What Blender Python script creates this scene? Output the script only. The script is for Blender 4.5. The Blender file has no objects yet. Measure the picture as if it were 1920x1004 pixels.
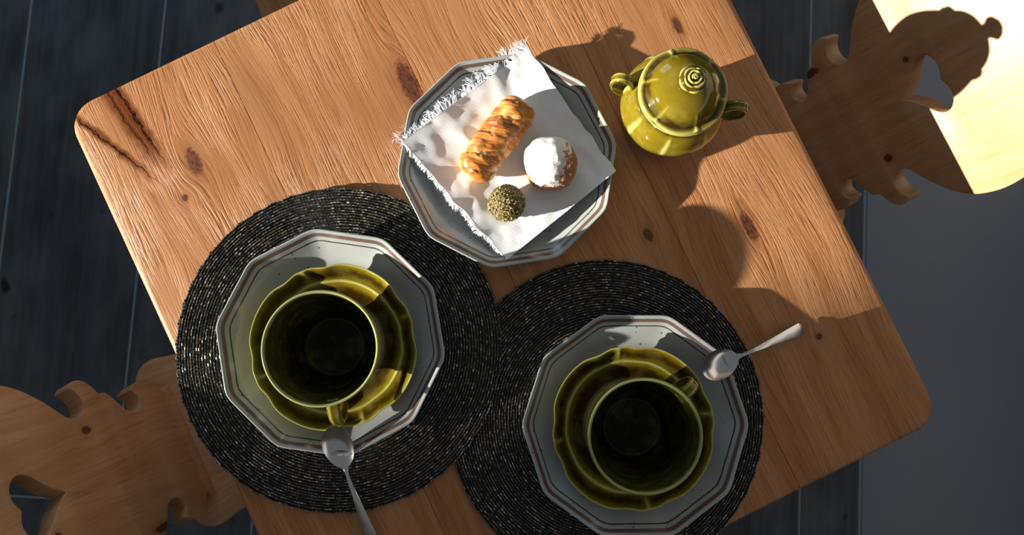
import bpy, bmesh, math, random
from math import sin, cos, pi, radians, hypot, exp, atan2, tan
from mathutils import Vector, Matrix, noise

random.seed(7)
scene = bpy.context.scene
C = scene.collection
TOP = 0.75                      # height of the table top

# ------------------------------------------------------------------ camera
cam_d = bpy.data.cameras.new('camera')
cam = bpy.data.objects.new('camera', cam_d); C.objects.link(cam)
CAM_H, F_PX, NX, NY = 0.85, 1317.5, 918.0, 612.0      # height over the table, focal length (px of 1920), plumb point
dv = Vector((NX - 960, -(NY - 502), -F_PX)).normalized()
zw = -dv
xw = (Vector((1, 0, 0)) - zw[0] * zw).normalized()
yw = zw.cross(xw)
cam.matrix_world = Matrix.Translation((0, 0, TOP + CAM_H)) @ Matrix((xw, yw, zw)).to_4x4()
cam_d.sensor_width = 36.0
cam_d.lens = 36.0 * F_PX / 1920.0
cam_d.clip_start = 0.05
cam_d.dof.use_dof = True
cam_d.dof.focus_distance = CAM_H - 0.03
cam_d.dof.aperture_fstop = 6.3
scene.camera = cam

# ------------------------------------------------------------------ light, exposure
scene.view_settings.view_transform = 'Standard'
scene.view_settings.look = 'None'
scene.view_settings.exposure = 0.0
scene.view_settings.gamma = 1.0
scene.view_settings.use_curve_mapping = False

world = bpy.data.worlds.new('world'); scene.world = world
world.use_nodes = True
wb = world.node_tree.nodes['Background']
wb.inputs['Color'].default_value = (0.90, 0.94, 1.0, 1)
wb.inputs['Strength'].default_value = 0.175

SUN_AZ, SUN_EL = 14.5, 13.0
sd = bpy.data.lights.new('sun', 'SUN'); sd.energy = 12.6; sd.angle = radians(0.6); sd.color = (1.0, 0.91, 0.79)
sun = bpy.data.objects.new('sun', sd); C.objects.link(sun)
sv = Vector((cos(radians(SUN_AZ)) * cos(radians(SUN_EL)), sin(radians(SUN_AZ)) * cos(radians(SUN_EL)), -sin(radians(SUN_EL))))
sun.rotation_euler = sv.to_track_quat('-Z', 'Y').to_euler()
sun.location = (-3, -1, 3)
# cool daylight through the four panes of the window in the back wall
for px_ in (-1.32, -0.74):
    for pz_ in (1.25, 1.83):
        ad = bpy.data.lights.new('window_daylight', 'AREA'); ad.shape = 'RECTANGLE'; ad.size = 0.52; ad.size_y = 0.52
        ad.energy = 3.2; ad.color = (0.50, 0.76, 1.0)
        ao = bpy.data.objects.new('window_daylight', ad); C.objects.link(ao)
        ao.location = (px_, 2.53, pz_); ao.rotation_euler = (radians(-90), 0, 0)

# ------------------------------------------------------------------ material helpers
class NT:
    def __init__(s, name):
        s.m = bpy.data.materials.new(name); s.m.use_nodes = True
        s.t = s.m.node_tree; s.b = s.t.nodes['Principled BSDF']
    def n(s, kind, **kw):
        nd = s.t.nodes.new(kind)
        for k, v in kw.items(): setattr(nd, k, v)
        return nd
    def put(s, sock, v):
        if hasattr(v, 'is_output'): s.t.links.new(v, sock)
        else: sock.default_value = v
    def math(s, op, a, b=None, c=None, clamp=False):
        nd = s.n('ShaderNodeMath', operation=op); nd.use_clamp = clamp
        s.put(nd.inputs[0], a)
        if b is not None: s.put(nd.inputs[1], b)
        if c is not None: s.put(nd.inputs[2], c)
        return nd.outputs[0]
    def comb(s, x, y, z):
        nd = s.n('ShaderNodeCombineXYZ')
        for i, v in enumerate((x, y, z)): s.put(nd.inputs[i], v)
        return nd.outputs[0]
    def sep(s, v):
        nd = s.n('ShaderNodeSeparateXYZ'); s.put(nd.inputs[0], v); return nd.outputs
    def coord(s): return s.n('ShaderNodeTexCoord').outputs['Object']
    def noise(s, vec, scale, detail=2.0, rough=0.5, dist=0.0):
        nd = s.n('ShaderNodeTexNoise'); s.put(nd.inputs['Vector'], vec)
        nd.inputs['Scale'].default_value = scale; nd.inputs['Detail'].default_value = detail
        nd.inputs['Roughness'].default_value = rough; nd.inputs['Distortion'].default_value = dist
        return nd.outputs['Fac']
    def ramp(s, f, stops, interp='LINEAR'):
        nd = s.n('ShaderNodeValToRGB'); nd.color_ramp.interpolation = interp
        el = nd.color_ramp.elements
        while len(el) < len(stops): el.new(0.5)
        for e, (p, c) in zip(el, stops):
            e.position = p
            e.color = (c, c, c, 1) if isinstance(c, (int, float)) else (*c, 1)
        s.put(nd.inputs[0], f); return nd.outputs[0]
    def smooth(s, f, a, b, lo=0.0, hi=1.0):
        nd = s.n('ShaderNodeMapRange', interpolation_type='SMOOTHSTEP'); s.put(nd.inputs[0], f)
        nd.inputs[1].default_value = a; nd.inputs[2].default_value = b
        nd.inputs[3].default_value = lo; nd.inputs[4].default_value = hi
        return nd.outputs[0]
    def mix(s, f, a, b, blend='MIX'):
        nd = s.n('ShaderNodeMix', data_type='RGBA', blend_type=blend)
        s.put(nd.inputs[0], f)
        for i, v in ((6, a), (7, b)):
            s.put(nd.inputs[i], (*v, 1) if isinstance(v, tuple) and len(v) == 3 else v)
        return nd.outputs[2]
    def bump(s, h, strength, dist=0.001, nrm=None):
        nd = s.n('ShaderNodeBump'); nd.inputs['Strength'].default_value = strength
        nd.inputs['Distance'].default_value = dist; s.put(nd.inputs['Height'], h)
        if nrm is not None: s.put(nd.inputs['Normal'], nrm)
        return nd.outputs[0]
    def attr(s, name):
        return s.n('ShaderNodeAttribute', attribute_name=name).outputs['Fac']
    def set(s, **kw):
        for k, v in kw.items():
            s.put(s.b.inputs[k.replace('_', ' ')], (*v, 1) if isinstance(v, tuple) and len(v) == 3 else v)

# ------------------------------------------------------------------ object helpers
def mesh(name, verts, faces, smooth=True, sharp=None, attrs=None):
    me = bpy.data.meshes.new(name)
    me.from_pydata([tuple(v) for v in verts], [], faces)
    if attrs:
        for an, vals in attrs.items():
            a = me.attributes.new(an, 'FLOAT', 'POINT'); a.data.foreach_set('value', vals)
    bm = bmesh.new(); bm.from_mesh(me); bmesh.ops.recalc_face_normals(bm, faces=bm.faces[:]); bm.to_mesh(me); bm.free()
    if smooth:
        me.polygons.foreach_set('use_smooth', [True] * len(me.polygons))
        if sharp: me.set_sharp_from_angle(angle=radians(sharp))
    me.update(); return me
def link(name, me, mat, parent=None, loc=(0, 0, 0), rot=(0, 0, 0)):
    o = bpy.data.objects.new(name, me); C.objects.link(o)
    if mat and not me.materials: me.materials.append(mat)
    if parent: o.parent = parent
    o.location = loc; o.rotation_euler = rot
    return o
def tag(o, label=None, cat=None, group=None, kind=None):
    for k, v in (('label', label), ('category', cat), ('group', group), ('kind', kind)):
        if v: o[k] = v
    return o
def thing(name, label, cat, loc, rz=0.0, group=None):
    o = bpy.data.objects.new(name, None); C.objects.link(o); o.empty_display_size = 0.03
    o.location = loc; o.rotation_euler = (0, 0, rz)
    return tag(o, label, cat, group)
def copy_tree(o, parent=None):
    c = o.copy(); C.objects.link(c)
    if parent: c.parent = parent
    for ch in list(o.children): copy_tree(ch, c)
    return c
def relabel(o, label): o['label'] = label; return o

class MB:
    """collects verts and faces of one mesh"""
    def __init__(s): s.v = []; s.f = []
    def add(s, v, f):
        k = len(s.v); s.v += [tuple(q) for q in v]; s.f += [tuple(i + k for i in q) for q in f]
    def box(s, a, b):
        x0, y0, z0 = a; x1, y1, z1 = b
        s.add([(x0, y0, z0), (x1, y0, z0), (x1, y1, z0), (x0, y1, z0), (x0, y0, z1), (x1, y0, z1), (x1, y1, z1), (x0, y1, z1)],
              [(0, 3, 2, 1), (4, 5, 6, 7), (0, 1, 5, 4), (1, 2, 6, 5), (2, 3, 7, 6), (3, 0, 4, 7)])
    def tube(s, pts, rad, n=8, caps=True, flat=1.0, up=None):
        pts = [Vector(p) for p in pts]; m = len(pts)
        rads = rad if isinstance(rad, (list, tuple)) else [rad] * m
        ref = Vector(up) if up else None
        vs = []
        for i, p in enumerate(pts):
            t = (pts[min(i + 1, m - 1)] - pts[max(i - 1, 0)]).normalized()
            r = ref if ref else (Vector((0, 0, 1)) if abs(t.z) < .9 else Vector((1, 0, 0)))
            a = (r - t * r.dot(t)).normalized(); b = t.cross(a)
            for k in range(n):
                q = 2 * pi * k / n
                vs.append(p + (a * cos(q) * flat + b * sin(q)) * rads[i])
        fs = [(i * n + k, i * n + (k + 1) % n, (i + 1) * n + (k + 1) % n, (i + 1) * n + k) for i in range(m - 1) for k in range(n)]
        if caps: fs += [tuple(range(n - 1, -1, -1)), tuple((m - 1) * n + k for k in range(n))]
        s.add(vs, fs)
    def mesh(s, name, smooth=True, sharp=None): return mesh(name, s.v, s.f, smooth, sharp)

def spline(pts, n, closed=False):
    """Catmull-Rom through pts, n steps per span"""
    P = [Vector(p) for p in pts]; out = []; m = len(P)
    for i in range(m if closed else m - 1):
        if closed: a, b, c, d = P[i - 1], P[i], P[(i + 1) % m], P[(i + 2) % m]
        else: a, b, c, d = P[max(i - 1, 0)], P[i], P[i + 1], P[min(i + 2, m - 1)]
        for k in range(n):
            t = k / n
            out.append(0.5 * ((2 * b) + (c - a) * t + (2 * a - 5 * b + 4 * c - d) * t * t + (3 * b - a - 3 * c + d) * t ** 3))
    if not closed: out.append(P[-1])
    return out
def lathe(name, prof, n, rfun=None, close=False, edge=None, zfun=None):
    """prof: (r, z) list; rfun(theta, i, r) -> r; edge: value per profile point stored as attribute 'edge'"""
    vs, fs, at = [], [], []
    for i, (r, z) in enumerate(prof):
        for k in range(n):
            t = 2 * pi * k / n
            rr = rfun(t, i, r) if rfun else r
            zz = zfun(t, i, z) if zfun else z
            vs.append((rr * cos(t), rr * sin(t), zz)); at.append(edge[i] if edge else 0.0)
    m = len(prof)
    for i in range(m if close else m - 1):
        j = (i + 1) % m
        for k in range(n):
            l = (k + 1) % n
            fs.append((i * n + k, i * n + l, j * n + l, j * n + k))
    if not close:
        if prof[0][0] < 1e-3: fs.append(tuple(range(n)))
        if prof[-1][0] < 1e-3: fs.append(tuple((m - 1) * n + k for k in range(n)))
    return mesh(name, vs, fs, attrs={'edge': at})
def prof_fine(pts, n):
    return [(max(p.x, 0.0004), p.y) for p in spline([(a, b, 0) for a, b in pts], n)]
def interp(xs, ys, x):
    if x <= xs[0]: return ys[0]
    for i in range(len(xs) - 1):
        if x <= xs[i + 1]:
            t = (x - xs[i]) / (xs[i + 1] - xs[i]); return ys[i] + (ys[i + 1] - ys[i]) * t
    return ys[-1]

# ------------------------------------------------------------------ materials
def wood(name, light, mid, dark, knots=(), bump_s=0.5, fine=330.0, stain=False, rough=0.5, along=1, sand=1.0, coarse=42.0):
    """grain runs along the object's local y (along=1) or z"""
    w = NT(name); co = w.coord(); x, y, z = w.sep(co)
    if along == 2: y, z = z, y
    if along == 0: x, y = y, x
    wob = w.noise(w.comb(w.math('MULTIPLY', x, 5.0), w.math('MULTIPLY', y, 2.2), z), 1.0, 2.0)
    xx = w.math('ADD', x, w.math('MULTIPLY', w.math('SUBTRACT', wob, 0.5), 0.085))
    knot_m = None; halo = None
    for (kx, ky, ka, kb, bend) in knots:
        dx = w.math('SUBTRACT', x, kx); dy = w.math('SUBTRACT', y, ky)
        sx = w.math('DIVIDE', dx, ka); sy = w.math('DIVIDE', dy, kb)
        r2 = w.math('ADD', w.math('MULTIPLY', sx, sx), w.math('MULTIPLY', sy, sy))
        f = w.math('POWER', 2.718, w.math('MULTIPLY', r2, -0.10))
        xx = w.math('SUBTRACT', xx, w.math('MULTIPLY', w.math('MULTIPLY', dx, f), bend))
        r = w.math('ADD', w.math('SQRT', r2), w.math('MULTIPLY', w.math('SUBTRACT', w.noise(co, 260.0, 2.0), 0.5), 0.8))
        km = w.smooth(r, 0.75, 1.25, 1.0, 0.0); hm = w.smooth(r, 0.8, 2.6, 1.0, 0.0)
        knot_m = km if knot_m is None else w.math('MAXIMUM', knot_m, km)
        halo = hm if halo is None else w.math('MAXIMUM', halo, hm)
    rnd = w.n('ShaderNodeObjectInfo').outputs['Random']
    off = w.math('MULTIPLY', rnd, 7.0)
    g1 = w.noise(w.comb(w.math('MULTIPLY', xx, fine), w.math('MULTIPLY', y, 19.0), off), 1.0, 3.0, 0.58)
    g2 = w.noise(w.comb(w.math('MULTIPLY', xx, coarse), w.math('MULTIPLY', y, 1.6), off), 1.0, 3.0, 0.6)
    patch = w.noise(w.comb(w.math('MULTIPLY', x, 12.0), w.math('MULTIPLY', y, 5.0), off), 1.0, 2.0)
    col = w.mix(w.smooth(g2, 0.32, 0.68), light, mid)
    col = w.mix(w.math('MULTIPLY', w.smooth(g1, 0.50, 0.30, 0.0, 1.0), 0.42), col, dark)
    col = w.mix(w.math('MULTIPLY', w.smooth(patch, 0.45, 0.75), 0.30), col, tuple(c * 0.62 for c in mid))
    h = w.smooth(g1, 0.34, 0.56)
    amp = w.smooth(patch, 0.34, 0.62, 1.0, 0.12)
    h = w.math('MULTIPLY', h, amp)
    h = w.math('ADD', h, w.math('MULTIPLY', w.noise(co, 900.0, 2.0), 0.12))
    if knot_m is not None:
        h = w.math('MULTIPLY', h, w.math('SUBTRACT', 1.0, w.math('MULTIPLY', halo, 0.55)))
        col = w.mix(w.math('MULTIPLY', halo, 0.50), col, tuple(c * 0.66 * k for c, k in zip(mid, (1, .86, .8))))
        kn = w.noise(w.comb(w.math('MULTIPLY', x, 420.0), w.math('MULTIPLY', y, 150.0), z), 1.0, 3.0, 0.6)
        col = w.mix(knot_m, col, w.mix(w.smooth(kn, 0.30, 0.65), (0.06, 0.018, 0.008), (0.17, 0.055, 0.024)))
        h = w.math('ADD', h, w.math('MULTIPLY', knot_m, w.math('MULTIPLY', w.math('SUBTRACT', kn, 0.8), 0.5)))
    spec = 0.35
    if stain:     # bark pocket: two dark cracks and the red-brown heart between them, at one corner of the table
        for (ax, ay, bx, by, wid, dk) in stain:
            L = hypot(bx - ax, by - ay); ux, uy = (bx - ax) / L, (by - ay) / L
            dx = w.math('SUBTRACT', x, ax); dy = w.math('SUBTRACT', y, ay)
            s_ = w.math('ADD', w.math('MULTIPLY', dx, ux), w.math('MULTIPLY', dy, uy))
            n_ = w.math('ADD', w.math('MULTIPLY', dx, -uy), w.math('MULTIPLY', dy, ux))
            n_ = w.math('ADD', n_, w.math('MULTIPLY', w.math('SUBTRACT', w.noise(co, 85.0, 4.0), 0.5), 0.011))
            wl = w.math('MULTIPLY', w.smooth(s_, -0.004, 0.004), w.smooth(s_, L * 0.55, L, 1.0, 0.0))
            d_ = w.math('ABSOLUTE', n_)
            m1 = w.math('MULTIPLY', w.smooth(d_, wid * 1.0, wid * 4.6, 1.0, 0.0), wl)
            m2 = w.math('MULTIPLY', w.smooth(d_, wid * 0.35, wid * 1.0, 1.0, 0.0), wl)
            sp = w.smooth(w.noise(co, 330.0, 2.0, 0.7), 0.42, 0.58)
            col = w.mix(w.math('MULTIPLY', m1, 0.85), col, (0.12, 0.034, 0.013))
            col = w.mix(w.math('MULTIPLY', m2, w.math('ADD', 0.45, w.math('MULTIPLY', sp, 0.5))), col, dk)
            h = w.math('SUBTRACT', w.math('MULTIPLY', h, w.math('SUBTRACT', 1.0, w.math('MULTIPLY', m1, 0.7))), w.math('MULTIPLY', m2, 0.7))
            spec = w.math('MULTIPLY', spec, w.math('SUBTRACT', 1.0, m1))
    if stain: w.set(Specular_IOR_Level=spec)
    tint = w.math('ADD', 0.93, w.math('MULTIPLY', rnd, 0.14))
    col = w.mix(1.0, col, w.comb(tint, tint, tint), 'MULTIPLY')
    w.set(Base_Color=col, Roughness=rough, Normal=w.bump(h, bump_s * sand, 0.0012))
    if not stain: w.b.inputs['Specular IOR Level'].default_value = 0.35
    return w.m

TABLE_KNOTS = [(0.289, -0.099, 0.007, 0.020, .8), (-0.286, 0.269, 0.008, 0.017, .9), (-0.314, 0.233, 0.004, 0.004, .8),
               (-0.010, 0.245, 0.010, 0.030, .9), (0.303, -0.257, 0.004, 0.004, .9), (0.326, 0.167, 0.005, 0.012, .8),
               (0.171, -0.053, 0.005, 0.008, .7)]
STAINS = [(-0.347, 0.405, -0.322, 0.262, 0.0034, (0.10, 0.030, 0.012)), (-0.336, 0.405, -0.313, 0.262, 0.0026, (0.010, 0.006, 0.005)), (-0.395, 0.388, -0.325, 0.245, 0.0018, (0.02, 0.009, 0.006))]
M_table = wood('brushed_spruce', (0.53, 0.258, 0.112), (0.42, 0.176, 0.064), (0.16, 0.056, 0.018), TABLE_KNOTS, bump_s=0.55, fine=480.0, stain=STAINS, rough=0.48)
CH_KNOTS = [(-0.098, 0.100, 0.006, 0.018, .6), (0.066, 0.150, 0.006, 0.006, .6), (-0.045, 0.235, .004, .004, .6)]
M_chair = wood('pale_spruce', (0.57, 0.340, 0.180), (0.49, 0.27, 0.125), (0.34, 0.15, 0.055), CH_KNOTS, bump_s=0.10, fine=260.0, rough=0.42, coarse=60.0)
M_under = wood('table_underframe_wood', (0.50, 0.27, 0.13), (0.42, 0.20, 0.09), (0.2, 0.09, 0.04), (), bump_s=0.2, fine=200.0, along=2)

def tile_mat():
    w = NT('dark_wood_look_tile'); co = w.coord(); x, y, z = w.sep(co)
    rnd = w.math('MULTIPLY', w.n('ShaderNodeObjectInfo').outputs['Random'], 9.0)
    g = w.noise(w.comb(w.math('MULTIPLY', x, 60.0), w.math('MULTIPLY', y, 2.5), rnd), 1.0, 4.0, 0.6)
    p = w.noise(w.comb(w.math('MULTIPLY', x, 7.0), w.math('MULTIPLY', y, 4.0), rnd), 1.0, 3.0, 0.6)
    col = w.mix(w.smooth(g, 0.3, 0.7), (0.066, 0.082, 0.098), (0.034, 0.042, 0.052))
    col = w.mix(w.math('MULTIPLY', w.smooth(p, 0.40, 0.70), 0.65), col, (0.115, 0.140, 0.155))
    k = w.noise(w.comb(w.math('MULTIPLY', x, 16.0), w.math('MULTIPLY', y, 11.0), rnd), 1.0, 1.0)
    col = w.mix(w.smooth(k, 0.70, 0.78), col, (0.012, 0.013, 0.016))
    w.set(Base_Color=col, Roughness=0.55, Normal=w.bump(g, 0.25, 0.001)); w.b.inputs['Specular IOR Level'].default_value = 0.3
    return w.m
M_tile = tile_mat()
def simple(name, col, rough=0.6, metal=0.0, nz=0.06, scale=40.0, bump=0.0):
    w = NT(name); co = w.coord(); n = w.noise(co, scale, 3.0)
    c = w.mix(w.smooth(n, 0.3, 0.7), tuple(v * (1 - nz) for v in col), tuple(min(1, v * (1 + nz)) for v in col))
    w.set(Base_Color=c, Roughness=rough, Metallic=metal)
    if bump: w.set(Normal=w.bump(n, bump, 0.001))
    return w.m
M_grout = simple('pale_grout', (0.20, 0.29, 0.36), 0.8)
M_pale = simple('pale_grey_floor_coating', (0.150, 0.188, 0.24), 0.30, nz=0.05, scale=3.0)
M_wallL = simple('plaster_wall', (0.30, 0.24, 0.19), 0.9, bump=0.05)
M_wallR = simple('white_plaster_wall', (0.27, 0.255, 0.25), 0.9, bump=0.05)
M_frame = simple('painted_window_frame', (0.5, 0.42, 0.34), 0.5)

def glaze(name, thin, main, pool, rough=0.09):
    w = NT(name); co = w.coord(); e = w.attr('edge')
    n = w.noise(co, 120.0, 3.0, 0.6); n2 = w.noise(w.comb(*[w.math('MULTIPLY', q, s) for q, s in zip(w.sep(co), (40., 40., 90.))]), 1.0, 2.0)
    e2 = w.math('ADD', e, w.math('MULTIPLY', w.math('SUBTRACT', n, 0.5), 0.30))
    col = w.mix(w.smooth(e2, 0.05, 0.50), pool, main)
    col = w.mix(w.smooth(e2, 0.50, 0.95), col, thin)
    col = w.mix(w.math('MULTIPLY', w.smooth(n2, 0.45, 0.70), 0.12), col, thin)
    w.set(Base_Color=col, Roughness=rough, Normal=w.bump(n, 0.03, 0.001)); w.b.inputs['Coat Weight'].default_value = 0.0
    w.b.inputs['Specular IOR Level'].default_value = 0.5
    return w.m
M_glaze = glaze('olive_glaze', (0.46, 0.44, 0.12), (0.175, 0.132, 0.006), (0.030, 0.015, 0.0015))
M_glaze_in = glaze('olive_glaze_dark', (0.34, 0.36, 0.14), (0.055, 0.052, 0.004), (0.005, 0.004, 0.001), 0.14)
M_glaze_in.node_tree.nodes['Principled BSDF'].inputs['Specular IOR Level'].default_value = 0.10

def china():
    w = NT('speckled_stoneware'); co = w.coord(); rd = w.attr('edge')
    n = w.noise(co, 30.0, 3.0)
    col = w.mix(n, (0.43, 0.47, 0.46), (0.37, 0.41, 0.405))
    vo = w.n('ShaderNodeTexVoronoi'); w.put(vo.inputs['Vector'], co); vo.inputs['Scale'].default_value = 150.0
    size = w.noise(co, 60.0, 1.0)
    spk = w.math('LESS_THAN', vo.outputs['Distance'], w.math('MULTIPLY', w.math('SUBTRACT', size, 0.47), 0.95))
    col = w.mix(w.math('MULTIPLY', spk, 0.8), col, (0.10, 0.075, 0.05))
    edge_n = w.math('MULTIPLY', w.math('SUBTRACT', w.noise(co, 160.0, 2.0), 0.5), 0.006)
    r = w.math('ADD', rd, edge_n)
    def band(a, b, f): return w.math('MULTIPLY', w.smooth(r, a - f, a + f), w.smooth(r, b - f, b + f, 1.0, 0.0))
    col = w.mix(band(0.936, 0.966, 0.004), col, (0.15, 0.098, 0.084))
    col = w.mix(band(0.895, 0.906, 0.0025), col, (0.06, 0.048, 0.045))
    w.set(Base_Color=col, Roughness=0.16); return w.m
M_china = china()

def bead_mat():
    w = NT('dark_glass_beads'); r = w.n('ShaderNodeNewGeometry').outputs['Random Per Island']
    col = w.ramp(r, [(0.0, (0.026, 0.028, 0.025)), (0.32, (0.075, 0.073, 0.060)), (0.58, (0.15, 0.138, 0.105)), (0.84, (0.27, 0.19, 0.11)), (0.92, (0.46, 0.44, 0.43))], 'CONSTANT')
    w.set(Base_Color=col, Roughness=0.22, Metallic=w.math('MULTIPLY', r, 0.35)); return w.m
M_bead = bead_mat()
M_cord = simple('black_cord', (0.010, 0.010, 0.010), 0.8)
def steel_mat():
    w = NT('brushed_steel'); co = w.coord(); x, y, z = w.sep(co)
    n = w.noise(w.comb(w.math('MULTIPLY', x, 60.), w.math('MULTIPLY', y, 900.), z), 1.0, 2.0)
    w.set(Base_Color=(0.62, 0.62, 0.62), Metallic=1.0, Roughness=w.smooth(n, 0.3, 0.7, 0.17, 0.22)); return w.m
M_steel = steel_mat()
def linen():
    w = NT('white_linen'); co = w.coord(); x, y, z = w.sep(co)
    wx = w.math('SINE', w.math('MULTIPLY', w.math('ADD', x, w.math('MULTIPLY', y, 0.75)), 5200.0)); wy = w.math('SINE', w.math('MULTIPLY', w.math('SUBTRACT', y, w.math('MULTIPLY', x, 0.75)), 5200.0))
    h = w.math('ADD', w.math('MULTIPLY', wx, wy), w.noise(co, 300.0, 3.0))
    w.set(Base_Color=w.mix(w.noise(co, 500.0), (0.80, 0.85, 0.92), (0.88, 0.92, 0.97)), Roughness=0.9, Normal=w.bump(h, 0.25, 0.0006))
    w.b.inputs['Sheen Weight'].default_value = 0.2
    return w.m
M_linen = linen()

# ------------------------------------------------------------------ the room
def struct(name, me, mat, label=None, **k):
    return tag(link(name, me, mat, **k), label, None, None, 'structure')
FLOOR_A = radians(-3.4)
b = MB(); b.box((-2.4, -2.6, -0.06), (2.6, 2.6, -0.0012))
floor = struct('floor', b.mesh('floor', False), M_grout, 'dark wood-look tiled floor with pale grout lines')
floor.rotation_euler = (0, 0, FLOOR_A)
def tile_mesh(wd, ln):
    bm = bmesh.new(); bmesh.ops.create_cube(bm, size=1.0)
    bmesh.ops.scale(bm, vec=(wd, ln, 0.010), verts=bm.verts[:])
    top = [e for e in bm.edges if all(v.co.z > 0 for v in e.verts)]
    bmesh.ops.bevel(bm, geom=top, offset=0.0012, segments=1, affect='EDGES')
    me = bpy.data.meshes.new('tile'); bm.to_mesh(me); bm.free(); return me
X0, TW, TL = -0.798, 0.304, 2.40
full = tile_mesh(TW - 0.005, TL - 0.005); cut = tile_mesh(0.137 - 0.005, TL - 0.005)
offs = {-6: 1.1, -5: 1.0, -4: 1.3, -3: .9, -2: 1.2, -1: -0.43, 0: 1.25, 1: 1.5, 2: 1.15, 3: 1.4, 4: -0.47, 5: 1.25}
for k in range(-5, 6):
    wdt = 0.137 if k == 5 else TW
    xc = X0 + k * TW + wdt / 2
    y = -2.6 + ((offs[k] + 2.6) % TL) - TL / 2
    while y < 3.2:
        if abs(xc) < 2.25:
            link('tile', cut if k == 5 else full, M_tile, floor, (xc, y, -0.005))
        y += TL
b = MB(); b.box((0.864, -2.6, -0.006), (2.6, 2.6, 0.001))
pf = struct('floor_area', b.mesh('floor_area', False), M_pale, 'smooth pale grey floor beyond the straight edge of the dark tiles')
pf.rotation_euler = (0, 0, FLOOR_A)

# wall with the window the sun comes through, left of the frame
WX = -2.2; wy0, wy1, wz0, wz1 = -0.90, 0.75, 1.10, 2.15
b = MB()
for a, c in (((WX - .14, -2.6, 0), (WX, wy0, 2.6)), ((WX - .14, wy1, 0), (WX, 2.6, 2.6)), ((WX - .14, wy0, 0), (WX, wy1, wz0)), ((WX - .14, wy0, wz1), (WX, wy1, 2.6))):
    b.box(a, c)
struct('wall_left', b.mesh('wall_left', False), M_wallL, 'plastered wall with the window opening')
b = MB()
fx0, fx1, t = WX - .12, WX - .06, .05
b.box((fx0, wy0 - .002, wz0), (fx1, wy0 + .012, wz1)); b.box((fx0, wy1 - t, wz0), (fx1, wy1, wz1))
b.box((fx0, wy0, wz0), (fx1, wy1, wz0 + .02)); b.box((fx0, wy0, wz1 - t), (fx1, wy1, wz1))
struct('window_1', b.mesh('window_1', False), M_frame, 'window frame in the plastered wall')
b = MB(); b.box((2.45, -2.6, 0), (2.6, 2.6, 2.6)); struct('wall_right', b.mesh('wall_right', False), M_wallR, 'white plastered wall')
b = MB(); b.box((-2.2, 2.5, 0), (-1.64, 2.6, 2.6)); b.box((-.42, 2.5, 0), (2.45, 2.6, 2.6)); b.box((-1.64, 2.5, 0), (-.42, 2.6, .93)); b.box((-1.64, 2.5, 2.15), (-.42, 2.6, 2.6))
f2 = MB()
for a, c in (((-1.64, .93), (-1.58, 2.15)), ((-.48, .93), (-.42, 2.15)), ((-1.06, .93), (-1.00, 2.15)), ((-1.64, .93), (-.42, .99)), ((-1.64, 2.09), (-.42, 2.15)), ((-1.64, 1.51), (-.42, 1.57))):
    f2.box((a[0], 2.50, a[1]), (c[0], 2.525, c[1]))
struct('window_2', f2.mesh('window_2', False), M_frame, 'four-pane window frame in the back wall')
struct('wall_back', b.mesh('wall_back', False), M_wallL, 'plastered back wall')
b = MB(); b.box((-2.2, -2.6, 0), (2.45, -2.5, 2.6)); struct('wall_front', b.mesh('wall_front', False), M_wallL, 'plastered front wall')

# unseen box added far outside the window, so its corner trims the low sun softly
b = MB(); b.box((-15.0, -9.0, 0), (-14.0, -3.955, 6.0))
struct('sun_blocker', b.mesh('sun_blocker', False), M_wallL, 'unseen plastered box added outside the window to block part of the sun')

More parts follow.
